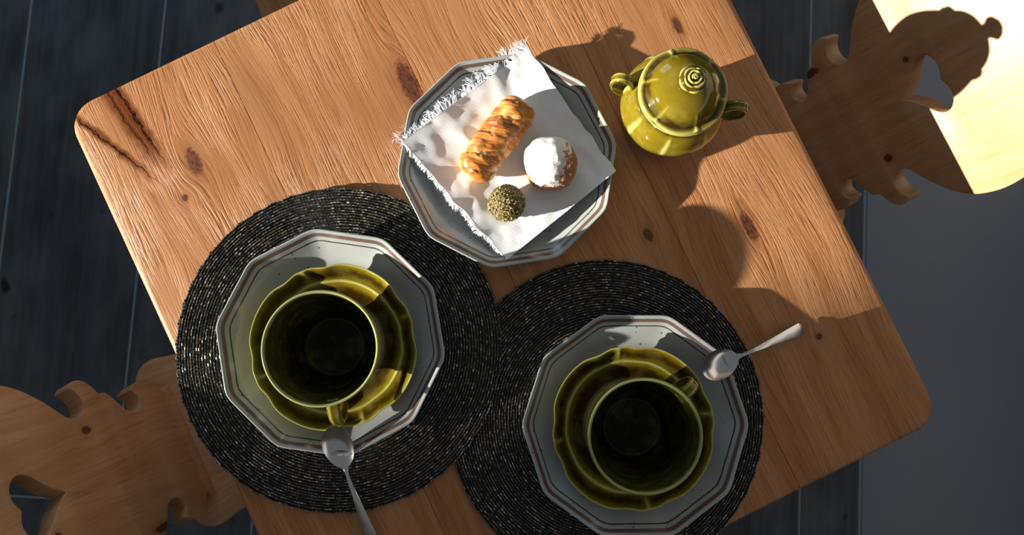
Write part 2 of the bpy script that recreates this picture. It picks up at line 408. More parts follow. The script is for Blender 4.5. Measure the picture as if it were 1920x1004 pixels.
# ------------------------------------------------------------------ table
TC = Vector((0.0170, 0.0840)); TA = radians(26.2)
quad = [(-0.5178, 0.2594), (0.2014, 0.6394), (0.5531, -0.1129), (-0.1685, -0.4500)]     # TL TR BR BL in the room
ca, sa = cos(-TA), sin(-TA)
q = [((x - TC.x) * ca - (y - TC.y) * sa, (x - TC.x) * sa + (y - TC.y) * ca) for x, y in quad]
TLq, TRq, BRq, BLq = [Vector((a, c)) for a, c in q]
table = thing('dining_table', 'square brushed spruce dining table with rounded corners and a cracked knotty corner', 'table', (TC.x, TC.y, 0), TA)
def board(s0, s1):
    def P(s, t): return TLq.lerp(TRq, s).lerp(BLq.lerp(BRq, s), t)
    poly = []
    R = 0.034; W_ = 0.80
    def arc(cs, ct, a0, a1):
        for i in range(9):
            a = radians(a0 + (a1 - a0) * i / 8); poly.append(P(cs + R / W_ * cos(a), ct + R / W_ * sin(a)))
    g = 0.0003 / W_
    r = R / W_
    if s0 < 0.01: arc(r, r, 180, 270)
    else: poly.append(P(s0 + g, 0))
    if s1 > 0.99: arc(1 - r, r, 270, 360); arc(1 - r, 1 - r, 0, 90)
    else: poly += [P(s1 - g, 0), P(s1 - g, 1)]
    if s0 < 0.01: arc(r, 1 - r, 90, 180)
    else: poly.append(P(s0 + g, 1))
    bm = bmesh.new()
    vs = [bm.verts.new((p.x, p.y, TOP - 0.032)) for p in poly]
    f = bm.faces.new(vs); ex = bmesh.ops.extrude_face_region(bm, geom=[f])
    up = [v for v in ex['geom'] if isinstance(v, bmesh.types.BMVert)]
    for v in up: v.co.z = TOP
    bmesh.ops.recalc_face_normals(bm, faces=bm.faces[:])
    def outer(e):
        m = (e.verts[0].co + e.verts[1].co) / 2
        for s in ((s0,) if s0 > .01 else ()) + ((s1,) if s1 < .99 else ()):
            a, c = P(s, 0), P(s, 1); d = (c - a).normalized(); n_ = Vector((-d.y, d.x))
            if all(abs((Vector(v.co.xy) - a).dot(n_)) < 0.001 for v in e.verts): return False
        return True
    ed = [e for e in bm.edges if abs(e.verts[0].co.z - e.verts[1].co.z) < 1e-5 and outer(e)]
    bmesh.ops.bevel(bm, geom=ed, offset=0.0075, segments=4, profile=0.5, affect='EDGES')
    me = bpy.data.meshes.new('board'); bm.to_mesh(me); bm.free()
    me.polygons.foreach_set('use_smooth', [True] * len(me.polygons)); me.set_sharp_from_angle(angle=radians(40))
    return me
for s0, s1 in ((0, .245), (.245, .497), (.497, .752), (.752, 1)):
    link('board', board(s0, s1), M_table, table)
for nm, a, c in (('apron', (-.31, -.31, .62), (.31, -.285, .717)), ('apron', (-.31, .285, .62), (.31, .31, .717)), ('apron', (-.31, -.285, .62), (-.285, .285, .717)), ('apron', (.285, -.285, .62), (.31, .285, .717))):
    b = MB(); b.box(a, c); link(nm, b.mesh(nm, False), M_under, table)
for sx in (-1, 1):
    for sy in (-1, 1):
        b = MB(); b.tube([(sx * .275, sy * .275, .717), (sx * .285, sy * .285, .36), (sx * .29, sy * .29, 0.001)], [.036, .033, .024], 4)
        link('leg', b.mesh('leg', False), M_under, table)

# ------------------------------------------------------------------ chairs
half = [(0, .089), (.008, .090), (.014, .083), (.018, .088), (.024, .098), (.032, .107), (.042, .1100), (.052, .109), (.060, .105), (.066, .1005),
        (.061, .094), (.0575, .086), (.060, .076), (.067, .0695), (.075, .0690), (.083, .0745), (.091, .088), (.098, .101), (.103, .1075), (.109, .1085), (.113, .110),
        (.117, .119), (.123, .128), (.131, .1342), (.140, .1355), (.146, .133), (.150, .1275),
        (.144, .121), (.140, .111), (.140, .101), (.144, .092), (.152, .0865), (.161, .0865), (.169, .0925), (.178, .1055), (.188, .119), (.200, .1325),
        (.212, .144), (.228, .1540), (.246, .1595), (.270, .1610), (.295, .1565), (.320, .147), (.345, .132), (.365, .113), (.378, .091), (.386, .067), (.389, .045), (.386, .022), (.380, 0)]
outline = [(-w_, v) for v, w_ in half] + [(w_, v) for v, w_ in reversed(half[:-1])]
hh = [(.2060, 0.0), (.2235, .0150), (.2345, .0295), (.2420, .0375), (.2500, .0412), (.2580, .0385), (.2650, .0290), (.2665, .0150), (.2615, 0.0)]
def half_smooth(pts, n=4): return [(p.x, p.y) for p in spline([(a, c, 0) for a, c in pts], n)]
hs = half_smooth(hh); heart = [(w_, v) for v, w_ in hs] + [(-w_, v) for v, w_ in reversed(hs[1:-1])]
hf = half_smooth(half, 3); outl = [(-w_, v) for v, w_ in hf] + [(w_, v) for v, w_ in reversed(hf[:-1])]
def filled(name, loops, thick, bev=0.0015):
    cu = bpy.data.curves.new(name, 'CURVE'); cu.dimensions = '2D'; cu.fill_mode = 'BOTH'
    cu.extrude = thick / 2 - bev; cu.bevel_depth = bev; cu.bevel_resolution = 2; cu.offset = -bev
    for lp in loops:
        sp = cu.splines.new('POLY'); sp.points.add(len(lp) - 1); sp.use_cyclic_u = True
        for p, (a, c) in zip(sp.points, lp): p.co = (a, c, 0, 1)
    ob = bpy.data.objects.new(name, cu); C.objects.link(ob)
    dg = bpy.context.evaluated_depsgraph_get(); me = bpy.data.meshes.new_from_object(ob.evaluated_get(dg))
    bpy.data.objects.remove(ob); bpy.data.curves.remove(cu)
    me.name = name
    bm = bmesh.new(); bm.from_mesh(me); bmesh.ops.remove_doubles(bm, verts=bm.verts[:], dist=1e-5); bm.to_mesh(me); bm.free()
    me.polygons.foreach_set('use_smooth', [True] * len(me.polygons)); me.set_sharp_from_angle(angle=radians(30))
    return me
SEAT_Z, LEAN, BT = TOP - 0.26, radians(25), 0.032
def make_chair(label, loc, rz):
    t = thing('carved_chair', label, 'chair', (*loc, 0), rz, 'heart-backed wooden chairs around the table')
    bk = link('backrest', filled('backrest', [outl, heart], BT), M_chair, t)
    n_f = Vector((0, -cos(LEAN), sin(LEAN)))
    bk.matrix_local = Matrix.Translation(Vector((0, 0, SEAT_Z)) - n_f * BT / 2) @ Matrix((Vector((1, 0, 0)), Vector((0, sin(LEAN), cos(LEAN))), n_f)).transposed().to_4x4()
    sh = [(.137, .005), (.1365, .022), (.128, .038), (.110, .047), (.06, .050), (0, .050)]
    fr = [(.130, -.03), (.138, -.08), (.165, -.17), (.188, -.26), (.192, -.31), (.180, -.335), (.15, -.345), (0, -.35)]
    sp = [(p.x, p.y) for p in spline([(a, c, 0) for a, c in list(reversed(sh)) + fr], 4)]
    so = sp + [(-a, c) for a, c in reversed(sp[1:-1])]
    st = link('seat', filled('seat', [so], 0.03, 0.004), M_chair, t); st.location = (0, 0, SEAT_Z - 0.015)
    for sx in (-1, 1):
        for sy, yt, yb in ((1, -.01, .06), (-1, -.27, -.33)):
            b = MB(); xt = .085 if sy > 0 else .13
            b.tube([(sx * xt, yt, SEAT_Z - .028), (sx * (xt + .03), (yt + yb) / 2, SEAT_Z / 2), (sx * (xt + .055), yb, .001)], [.019, .019, .013], 8)
            link('leg', b.mesh('leg', True, 40), M_under, t)
    return t
chair = make_chair('carved wooden chair beside the sugar bowl, its heart-cut back half in bright sun', (0.4855, 0.2725), radians(25.5 - 90))
c2 = copy_tree(chair); c2.location = (-0.4541, -0.1711, 0); c2.rotation_euler.z = radians(205.5 - 90)
relabel(c2, 'carved wooden chair in full shade beside the left placemat, seat partly under the table')
c3 = copy_tree(chair); c3.location = (-0.275, 0.605, 0); c3.rotation_euler.z = radians(115.5 - 90)
relabel(c3, 'wooden chair of which only a seat corner shows past the upper table edge')

# ------------------------------------------------------------------ placemats
def mat_meshes(R, seed):
    rnd = random.Random(seed)
    n = 120
    prof = [(0.0004, 0.0), (R - .003, 0.0), (R - .001, .0012), (R - .003, .0024), (0.0004, .0024)]
    base = lathe('woven_base', prof, n)
    b = MB(); pitch = 0.0033; r = R - .0018; ring = 0
    while r > 0.085:
        off_r = 0.00045 * sin(ring * 1.7) ; ln = 0.0036
        cnt = int(2 * pi * r / (ln + .0004)); ph = rnd.random()
        zl = .0030 + rnd.uniform(-.0003, .0003)
        for k in range(cnt):
            a = 2 * pi * (k + ph) / cnt + rnd.uniform(-.0004, .0004)
            rr = r + rnd.uniform(-.00025, .00025) + (0.0007 * sin(a * 52) if ring == 0 else 0)
            h_ = ln / 2 * rnd.uniform(.86, 1.0); hw = .00108 * rnd.uniform(.9, 1.1); z = zl + rnd.uniform(-.00025, .00025); tl = rnd.uniform(-.0003, .0003)
            c_, s_ = cos(a), sin(a)
            def P(u, v_, w_): return (c_ * (rr + v_) - s_ * u, s_ * (rr + v_) + c_ * u, z + w_)
            cs = ((-hw, 0), (-hw * .5, hw * .95), (hw * .5, hw * .95), (hw, 0), (hw * .5, -hw * .9), (-hw * .5, -hw * .9))
            vs = [P(-h_, p[0], p[1] - tl) for p in cs] + [P(h_, p[0], p[1] + tl) for p in cs]
            b.add(vs, [(i, (i + 1) % 6, 6 + (i + 1) % 6, 6 + i) for i in range(6)] + [(5, 4, 3, 2, 1, 0), (6, 7, 8, 9, 10, 11)])
        r -= pitch * (1.0 + (.12 if ring % 7 == 6 else 0)); ring += 1
    me = bpy.data.meshes.new('beads'); me.from_pydata(b.v, [], b.f); me.update()
    me.polygons.foreach_set('use_smooth', [True] * len(me.polygons)); me.set_sharp_from_angle(angle=radians(62))
    return base, me
base_me, bead_me = mat_meshes(0.1925, 3)
def placemat(label, loc, rz, sc=1.0):
    t = thing('placemat', label, 'placemat', loc, rz, 'round beaded placemats')
    link('woven_base', base_me, M_cord, t); tag(link('beads', bead_me, M_bead, t), None, None, None, 'stuff')
    t.scale = (sc, sc, 1); return t
placemat('round dark beaded placemat under the left setting, half in sunlight', (-0.1773, -0.0253, TOP + .0035), 0.3)
placemat('round dark beaded placemat under the right setting, overlapped by the other mat', (0.1408, -0.1084, TOP), 1.4, 0.985)

# ------------------------------------------------------------------ plates
PR = 0.1325
def poly_r(t, ph):
    d = (t - ph) % (pi / 5) - pi / 10                # 10 corners at ph + k*36 deg
    return cos(pi / 10) / cos(d)
def soft_poly(t, ph):
    return sum(poly_r(t + dt, ph) * w_ for dt, w_ in ((-.07, .12), (-.04, .2), (0, .36), (.04, .2), (.07, .12)))
PX = [0.0, 0.30, 0.60, 0.70, 0.755, 0.80, 0.88, 0.965, 0.99, 1.0, 0.995, 0.97, 0.88, 0.78, 0.64, 0.60, 0.55, 0.0]
PZ = [.0052, .0050, .0048, .0054, .0082, .0118, .0185, .0262, .0279, .0272, .0252, .0228, .0140, .0062, .0020, .0, .0012, .0014]
def plate_top(fr): return interp(PX[:10], PZ[:10], fr)
def make_plate_mesh():
    pts = spline([(a, c, 0) for a, c in zip(PX, PZ)], 4)
    vs, fs, at = [], [], []; n = 240
    for i, p in enumerate(pts):
        fr = max(p.x, 0.002); k_ = min(1.0, max(0.0, (fr - .55) / .35))
        for k in range(n):
            t = 2 * pi * k / n; r = PR * fr * (1 + (soft_poly(t, 0) - 1) * k_)
            vs.append((r * cos(t), r * sin(t), p.y)); at.append(fr if i < 40 else 0.5)
    m = len(pts)
    for i in range(m - 1):
        for k in range(n): l = (k + 1) % n; fs.append((i * n + k, i * n + l, (i + 1) * n + l, (i + 1) * n + k))
    fs += [tuple(range(n)), tuple((m - 1) * n + k for k in range(n))]
    return mesh('dinner_plate', vs, fs, attrs={'edge': at})
plate_me = make_plate_mesh()
GP = 'ten-sided speckled plates with a brown band'
ZL = TOP + .0042 + .0035; ZR = TOP + .0042
def plate(label, x, y, z, ph):
    return tag(link('dinner_plate', plate_me, M_china, None, (x, y, z), (0, 0, radians(ph))), label, 'plate', GP)
pl_p = plate('ten-sided speckled stoneware plate holding the napkin and pastries', 0.0210, 0.1985, TOP, 9)
pl_l = plate('ten-sided speckled stoneware plate on the left placemat under cup and saucer', -0.1817, -0.0171, ZL, 28)
pl_r = plate('ten-sided speckled stoneware plate on the right placemat under cup and saucer', 0.1692, -0.1133, ZR, 0)

# ------------------------------------------------------------------ saucers and cups
SR = 0.0955
def sauc_r(t):
    d = (t + pi / 4) % (pi / 2) - pi / 4            # angle from the nearest of four notches
    dd = abs(d)
    return 1.0 - .034 * exp(-((dd - radians(15)) / radians(8)) ** 2) - .010 * exp(-(dd / radians(3.5)) ** 2) - .012 * (1 - cos(4 * (dd - pi / 4))) / 2
SX = [.0, .030, .041, .046, .050, .056, .066, .0735, .0765, .0800, .0860, .0915, .0945, .0955, .0945, .0900, .0780, .0600, .0480, .0440, .042, 0]
SZ = [.0070, .0068, .0066, .0078, .0082, .0068, .0080, .0130, .0150, .0152, .0195, .0262, .0285, .0280, .0262, .0225, .0125, .0055, .0028, .0, .0015, .003]
SE = [.25, .2, .15, .6, .8, .15, .12, .55, .95, .35, .12, .40, .90, 1.0, .9, .45, .35, .3, .3, .3, .3, .3]
def make_saucer():
    pts = spline([(a, c, e) for a, c, e in zip(SX, SZ, SE)], 4)
    vs, fs, at = [], [], []; n = 240
    for p in pts:
        fr = max(p.x, .0003); k_ = min(1, max(0, (fr / SR - .70) / .28))
        for k in range(n):
            t = 2 * pi * k / n; r = fr * (1 + (sauc_r(t) - 1) * k_)
            d = (t + pi / 4) % (pi / 2) - pi / 4
            rib = exp(-(d / .035) ** 2) * exp(-((fr - .0870) / .0060) ** 2)
            vs.append((r * cos(t), r * sin(t), p.y + .0018 * rib + .0012 * k_ * cos(4 * t)))
            at.append(min(1, p.z + .8 * rib))
    m = len(pts)
    for i in range(m - 1):
        for k in range(n): l = (k + 1) % n; fs.append((i * n + k, i * n + l, (i + 1) * n + l, (i + 1) * n + k))
    fs += [tuple(range(n)), tuple((m - 1) * n + k for k in range(n))]
    return mesh('saucer', vs, fs, attrs={'edge': at})
sauc_me = make_saucer()
def saucer(label, x, y, z, ph):
    return tag(link('saucer', sauc_me, M_glaze, None, (x, y, z), (0, 0, radians(ph))), label, 'saucer', 'wavy olive saucers')
SZL, SZR = ZL + .0054, ZR + .0054
saucer('glossy olive green saucer with a wavy rim under the left cup', -0.1774, -0.0230, SZL, 23)
saucer('glossy olive green saucer with a wavy rim under the right cup', 0.1651, -0.1162, SZR, 10)
CH = 0.084
outer_p = [(.0004, .003), (.026, .0025), (.029, 0.0), (.032, .0008), (.0335, .004), (.0400, .014), (.0490, .030), (.0555, .050), (.0592, .070), (.0612, .0815), (.0612, .0838), (.0600, .0846)]
inner_p = [(.0585, .0838), (.0578, .0810), (.0560, .066), (.0520, .046), (.0455, .028), (.0370, .0150), (.0335, .0115), (.0305, .0112), (.0285, .0088), (.012, .0080), (.0004, .0080)]
o_e = [.3, .3, .4, .4, .3, .3, .3, .35, .45, .8, 1.0, 1.0]; i_e = [1.0, .62, .40, .30, .22, .16, .18, .45, .2, .14, .14]
def make_cup_mesh():
    pts = spline([(a, c, e) for a, c, e in zip([p[0] for p in outer_p + inner_p], [p[1] for p in outer_p + inner_p], o_e + i_e)], 4)
    return lathe('cup_body', [(max(p.x, .0004), p.y) for p in pts], 96, edge=[min(1, max(0, p.z)) for p in pts])
cup_me = make_cup_mesh()
def strap_handle(pts, wid, thick, n=6):
    """flat strap with a groove down its middle along pts in the local xz plane"""
    P = spline(pts, n); b = MB(); sec = [(-1, -.4), (-1, .3), (-.62, .72), (-.2, .60), (.2, .60), (.62, .72), (1, .3), (1, -.4), (.5, -.8), (-.5, -.8)]
    vs = []; m = len(P); k_ = len(sec)
    for i, p in enumerate(P):
        t = (P[min(i + 1, m - 1)] - P[max(i - 1, 0)]).normalized(); nn = Vector((0, 1, 0)).cross(t).normalized()
        w_ = wid * (1 + .25 * (abs(i / (m - 1) - .5) * 2) ** 2)
        for a, c in sec: vs.append(p + Vector((0, 1, 0)) * a * w_ / 2 + nn * (-c) * thick / 2)
    fs = [(i * k_ + k, i * k_ + (k + 1) % k_, (i + 1) * k_ + (k + 1) % k_, (i + 1) * k_ + k) for i in range(m - 1) for k in range(k_)]
    fs += [tuple(range(k_)), tuple((m - 1) * k_ + k for k in range(k_))]
    at = [.35 + .5 * (1 if (i % k_) in (2, 5) else 0) for i in range(len(vs))]
    return mesh('handle', vs, fs, True, 55, {'edge': at})
ch_me = strap_handle([(.0565, 0, .066), (.066, 0, .071), (.075, 0, .070), (.0810, 0, .060), (.0800, 0, .046), (.0720, 0, .034), (.0600, 0, .030), (.0470, 0, .0285)], .0125, .0065)
def cup(label, x, y, z, ang):
    t = thing('teacup', label, 'cup', (x, y, z), radians(ang), 'large olive cups')
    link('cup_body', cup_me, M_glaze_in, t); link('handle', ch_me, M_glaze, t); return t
cup('large empty olive green cup on the left saucer, handle towards the table edge', -0.1774, -0.0232, SZL + .0066, -79)
cup('large empty olive green cup on the right saucer, handle towards its spoon', 0.1651, -0.1161, SZR + .0066, 43)

# ------------------------------------------------------------------ spoons
def spoon_meshes():
    a_, b_, dep = .0255, .0168, .0058; vs, fs = [], []; n, m = 40, 9
    def surf(r, t, dz):
        cx = .0255; x = cx + a_ * r * cos(t); y = b_ * r * sin(t) * (1 - .10 * cos(t)); z = -dep * (1 - r ** 2.2) + dz
        return (x, y, z)
    for dz in (0, -.0013):
        for i in range(m):
            for k in range(n): vs.append(surf(max(i / (m - 1), .01), 2 * pi * k / n, dz if i < m - 1 else dz * .8))
    for s in (0, 1):
        o = s * n * m
        for i in range(m - 1):
            for k in range(n): fs.append((o + i * n + k, o + i * n + (k + 1) % n, o + (i + 1) * n + (k + 1) % n, o + (i + 1) * n + k))
        fs.append(tuple(o + k for k in range(n)))
    for k in range(n): a, c = (m - 1) * n + k, (m - 1) * n + (k + 1) % n; fs.append((a, c, c + n * m, a + n * m))
    bowl = mesh('spoon_bowl', vs, fs, True, 60)
    X = [.0506, .0522, .0548, .060, .075, .095, .115, .135, .1450, .1475, .1485]
    W = [.0080, .0058, .0046, .0042, .0055, .0080, .0108, .0140, .0152, .0140, .0110]
    T = [.0012, .0022, .0026, .0026, .0022, .0020, .0018, .0018, .0018, .0016, .0012]
    Z = [-.0004, .0003, .0014, .0026, .0030, .0026, .0016, .0004, -.0003, -.0005, -.0006]
    vs, fs = [], []; sec = [(-1, -.3), (-1, .3), (-.8, .5), (.8, .5), (1, .3), (1, -.3), (.8, -.5), (-.8, -.5)]; k_ = len(sec)
    for x, w_, t_, z in zip(X, W, T, Z):
        for p, q_ in sec: vs.append((x, p * w_ / 2, z + q_ * t_))
    for i in range(len(X) - 1):
        for k in range(k_): fs.append((i * k_ + k, i * k_ + (k + 1) % k_, (i + 1) * k_ + (k + 1) % k_, (i + 1) * k_ + k))
    fs += [tuple(range(k_)), tuple((len(X) - 1) * k_ + k for k in range(k_))]
    return bowl, mesh('spoon_handle', vs, fs, True, 30)
sb, sh_ = spoon_meshes()
def spoon(label, tip, end):
    tip, end = Vector(tip), Vector(end); d = end - tip
    t = thing('teaspoon', label, 'spoon', tip, 0, 'steel teaspoons resting on the plates')
    t.rotation_euler = (0, -atan2(d.z, hypot(d.x, d.y)), atan2(d.y, d.x))
    link('bowl', sb, M_steel, t); link('handle', sh_, M_steel, t); return t
spoon('steel teaspoon resting on the right plate rim, handle end on the bare table', (0.2440, -0.0525, TOP + .0445), (0.3845, -0.0006, TOP + .0055))
spoon('steel teaspoon resting on the left plate below the cup handle, pointing off the table edge', (-0.1768, -0.1130, TOP + .0470), (-0.1350, -0.2500, TOP + .0060))

# ------------------------------------------------------------------ sugar bowl
sbx, sby = 0.2112, 0.2562
sug = thing('sugar_bowl', 'olive green lidded sugar bowl with a rose knob and two scroll handles', 'sugar bowl', (sbx, sby, TOP), radians(-13))
BX = [.0004, .026, .031, .034, .0335, .036, .046, .0545, .0585, .0590, .0555, .0500, .0472, .0468, .0480, .0472, .0440, .0420, .044, .050, .051, .040, .0004]
BZ = [.002, .002, .0, .003, .007, .012, .023, .038, .052, .062, .076, .087, .092, .0945, .0965, .0980, .0965, .0900, .080, .060, .045, .012, .008]
BE = [.3, .3, .3, .5, .2, .3, .45, .5, .5, .55, .5, .45, .2, .5, .95, .9, .4, .2, .2, .2, .2, .2, .2]
def rib(t, n_=8): 
    d = (t + pi / n_) % (2 * pi / n_) - pi / n_; return exp(-(d / .05) ** 2), abs(sin(n_ * t / 2))
pts = spline([(a, c, e) for a, c, e in zip(BX, BZ, BE)], 4)
vs, fs, at = [], [], []; n = 192
for p in pts:
    k_ = min(1, max(0, (p.y - .014) / .03)) * min(1, max(0, (.093 - p.y) / .012)) if p.x > .03 else 0
    for k in range(n):
        t = 2 * pi * k / n; rb, lob = rib(t)
        r = max(p.x, .0004) * (1 + k_ * (.018 * lob - .018) + k_ * .020 * rb * (1 if p.y > .055 else .4))
        r *= 1.03
        vs.append((r * cos(t), r * sin(t), p.y * 1.06)); at.append(min(1, max(0, p.z + k_ * rb * .45)))
for i in range(len(pts) - 1):
    for k in range(n): l = (k + 1) % n; fs.append((i * n + k, i * n + l, (i + 1) * n + l, (i + 1) * n + k))
fs += [tuple(range(n)), tuple((len(pts) - 1) * n + k for k in range(n))]
link('bowl_body', mesh('bowl_body', vs, fs, attrs={'edge': at}), M_glaze, sug)
LX = [.0004, .030, .042, .0420, .0450, .0500, .0510, .0498, .0470, .0440, .0415, .0370, .0280, .0170, .0090, .0004]
LZ = [.0950, .0940, .0935, .0985, .0988, .0992, .1010, .1025, .1030, .1030, .1070, .1145, .1215, .1258, .1270, .1272]
LE = [.3, .3, .3, .3, .3, .7, .95, .85, .55, .04, .15, .42, .50, .50, .4, .4]
pts = spline([(a, c, e) for a, c, e in zip(LX, LZ, LE)], 4)
vs, fs, at = [], [], []
for p in pts:
    kk = min(1, max(0, (p.x - .030) / .014)) if p.y > .0988 else 0
    for k in range(n):
        t = 2 * pi * k / n; rb, lob = rib(t, 6)
        r = max(p.x, .0004) * (1 + kk * (.022 * lob - .018))
        vs.append((r * cos(t), r * sin(t), p.y + kk * rb * .0012)); at.append(min(1, max(0, p.z + kk * rb * .6)))
fs = []
for i in range(len(pts) - 1):
    for k in range(n): l = (k + 1) % n; fs.append((i * n + k, i * n + l, (i + 1) * n + l, (i + 1) * n + k))
fs += [tuple(range(n)), tuple((len(pts) - 1) * n + k for k in range(n))]
lid = link('lid', mesh('lid', vs, fs, attrs={'edge': at}), M_glaze, sug, (0, 0, .0058)); lid.scale = (.965, .965, 1.0)
# rose: a bud with spiralling petals
b = MB()
kp = prof_fine([(.0004, .125), (.0085, .1255), (.0082, .1300), (.0118, .1345), (.0122, .1385), (.0095, .1412), (.0004, .1415)], 4)
nn = 40; vv = [(r * cos(2 * pi * k / nn), r * sin(2 * pi * k / nn), z) for r, z in kp for k in range(nn)]
ff = [(i * nn + k, i * nn + (k + 1) % nn, (i + 1) * nn + (k + 1) % nn, (i + 1) * nn + k) for i in range(len(kp) - 1) for k in range(nn)]
b.add(vv, ff + [tuple(range(nn)), tuple((len(kp) - 1) * nn + k for k in range(nn))]); n_bud = len(b.v)
def petal(r, a0, a1, z, rad):
    P_ = []
    for k in range(17):
        u = k / 16; a = a0 + (a1 - a0) * u
        rr = r * (1 + .10 * (u - .5) - .10 * (2 * u - 1) ** 2)
        P_.append((rr * cos(a), rr * sin(a), z - .0012 * (2 * u - 1) ** 4))
    b.tube(P_, [rad * (.55 + .45 * sin(pi * min(1, max(0, k / 16)))) for k in range(17)], 8, flat=1.7)
b.tube([((.0006 + .0022 * k / 23) * cos(.45 * k), (.0006 + .0022 * k / 23) * sin(.45 * k), .1440 - .0006 * k / 23) for k in range(24)], [.00085] * 24, 8, flat=1.6)
for k in range(3): petal(.0056, 2.1 * k + .3, 2.1 * k + 2.9, .1424, .00105)
for k in range(4): petal(.0090, 1.57 * k - .2, 1.57 * k + 1.95, .1402, .00125)
for k in range(5): petal(.0121, 1.257 * k + .5, 1.257 * k + 2.0, .1368, .00130)
kn_me = mesh('rose_knob', b.v, b.f, True, None, {'edge': [.22] * n_bud + [1.0] * (len(b.v) - n_bud)})
rk = link('rose_knob', kn_me, M_glaze, lid, (0, 0, -.019)); rk.scale = (1.2, 1.2, 1.15)
hpts = [(.0485, 0, .0800), (.0530, 0, .0900), (.0590, 0, .1010), (.0665, 0, .1050), (.0735, 0, .1010), (.0765, 0, .0900), (.0745, 0, .0780), (.0670, 0, .0680), (.0570, 0, .0650)]
sh_me = strap_handle(hpts, .0105, .0062)
cur = MB(); cur.tube([(.0505 + .0035 * cos(a * .7), 0, .0875 + .0035 * sin(a * .7)) for a in range(10)], [.0028] * 10, 8)
for a in (0, pi):
    h_ = link('handle', sh_me, M_glaze, sug, (0, 0, 0), (0, 0, a))

# ------------------------------------------------------------------ napkin
nl, nt_, nr, nb = Vector((-0.1036, 0.2182)), Vector((0.0460, 0.3342)), Vector((0.1502, 0.1843)), Vector((0.0201, 0.0784))
pc = Vector((0.0210, 0.1985))
def cloth_z(p):
    d = p - pc; fr = d.length / PR
    return (plate_top(min(fr, 1.0)) if fr < 1 else .0285) 
def nap(u, v, top):
    p = nl.lerp(nt_, u).lerp(nb.lerp(nr, u), v)      # u: left->top, v: left->bottom
    ed = .0024 * noise.noise(Vector((u * 9, v * 9, 5)))
    nx = Vector((p.x * 30, p.y * 30, 1.3))
    span = .0275 - .0085 * sin(pi * u) ** .7 * sin(pi * v) ** .7 - .0030 * sin(pi * u) * (1 - v) - .0045 * sin(pi * v) * u - .0075 * (1 - u) * v - .0030 * (1 - u) * sin(pi * v)
    rip = noise.noise(nx) * .0022 + noise.noise(nx * 2.6) * .0010
    wr = .0024 * exp(-((u - .30 - .12 * v) / .06) ** 2) * exp(-(v / .30) ** 2) + .0022 * exp(-((v - .50 + .2 * u) / .06) ** 2) * exp(-(u / .25) ** 2)
    wr += .0026 * exp(-((u - .72 + .15 * v) / .05) ** 2) * exp(-(v / .22) ** 2)
    frd = (p - pc).length / PR
    return Vector((p.x + ed, p.y + ed, TOP + max(cloth_z(p) + .0012, span + rip + wr) + (.0022 if top else 0)))
N = 56; vs, fs = [], []
for top in (1, 0):
    for i in range(N + 1):
        for j in range(N + 1):
            q_ = nap(i / N, j / N, top)
            vs.append(q_)
o2 = (N + 1) ** 2
for s in (0, 1):
    for i in range(N):
        for j in range(N): a = s * o2 + i * (N + 1) + j; fs.append((a, a + 1, a + N + 2, a + N + 1))
bd = [i * (N + 1) for i in range(N + 1)] + [N * (N + 1) + j for j in range(1, N + 1)] + [i * (N + 1) + N for i in range(N - 1, -1, -1)] + [j for j in range(N - 1, 0, -1)]
for a, c in zip(bd, bd[1:] + bd[:1]): fs.append((a, c, c + o2, a + o2))
napkin = thing('napkin', 'folded white linen napkin with two frayed edges lying on the plate', 'napkin', (pc.x, pc.y, TOP + .006))
def rel(v): return [(p[0] - pc.x, p[1] - pc.y, p[2] - TOP - .006) for p in v]
link('cloth', mesh('cloth', rel(vs), fs, True, 70), M_linen, napkin)
b = MB(); rn = random.Random(5)
for e in (0, 1):
    for k in range(620):
        s = rn.random(); top = rn.random() < .6
        ns = noise.noise(Vector((s * 14, e * 9.0, 2)))
        p = nap(s, 0, top) if e == 0 else nap(0, s, top)
        d = (nt_ - nl) if e == 0 else (nb - nl); d = Vector((d.x, d.y, 0)).normalized()
        out = Vector((-d.y, d.x, 0)) if e == 0 else Vector((d.y, -d.x, 0))
        n2_ = noise.noise(Vector((s * 31, e * 7.0, 9)))
        L = rn.uniform(.5, 1.0) * (.019 if e == 0 else .009) * (1 + .7 * ns); drift = rn.gauss(0, .16) + ns * 1.3 + n2_ * .9; curl = rn.gauss(0, .6) + n2_ * 3.0
        path = []
        for i in range(7):
            t_ = i / 6; an = drift + curl * t_ * t_ * 1.6
            dirv = out * cos(an) + d * sin(an)
            if i: p = p + dirv * L / 6 + Vector((0, 0, -.0006))
            xy = Vector((p.x, p.y)); fl = TOP + cloth_z(xy) + .0006 if (xy - pc).length < PR * 1.0 else TOP + .0285
            path.append(Vector((p.x, p.y, max(fl, p.z + .0022 * sin(t_ * pi) * (.5 + n2_) - t_ * .0028))))
        b.tube([(q_.x - pc.x, q_.y - pc.y, q_.z - TOP - .006) for q_ in path], [.00027] * 5 + [.00024, .00015], 4, False)
tag(link('frayed_fringe', b.mesh('frayed_fringe'), M_linen, napkin), 'frayed white thread fringe', None, None, 'stuff')

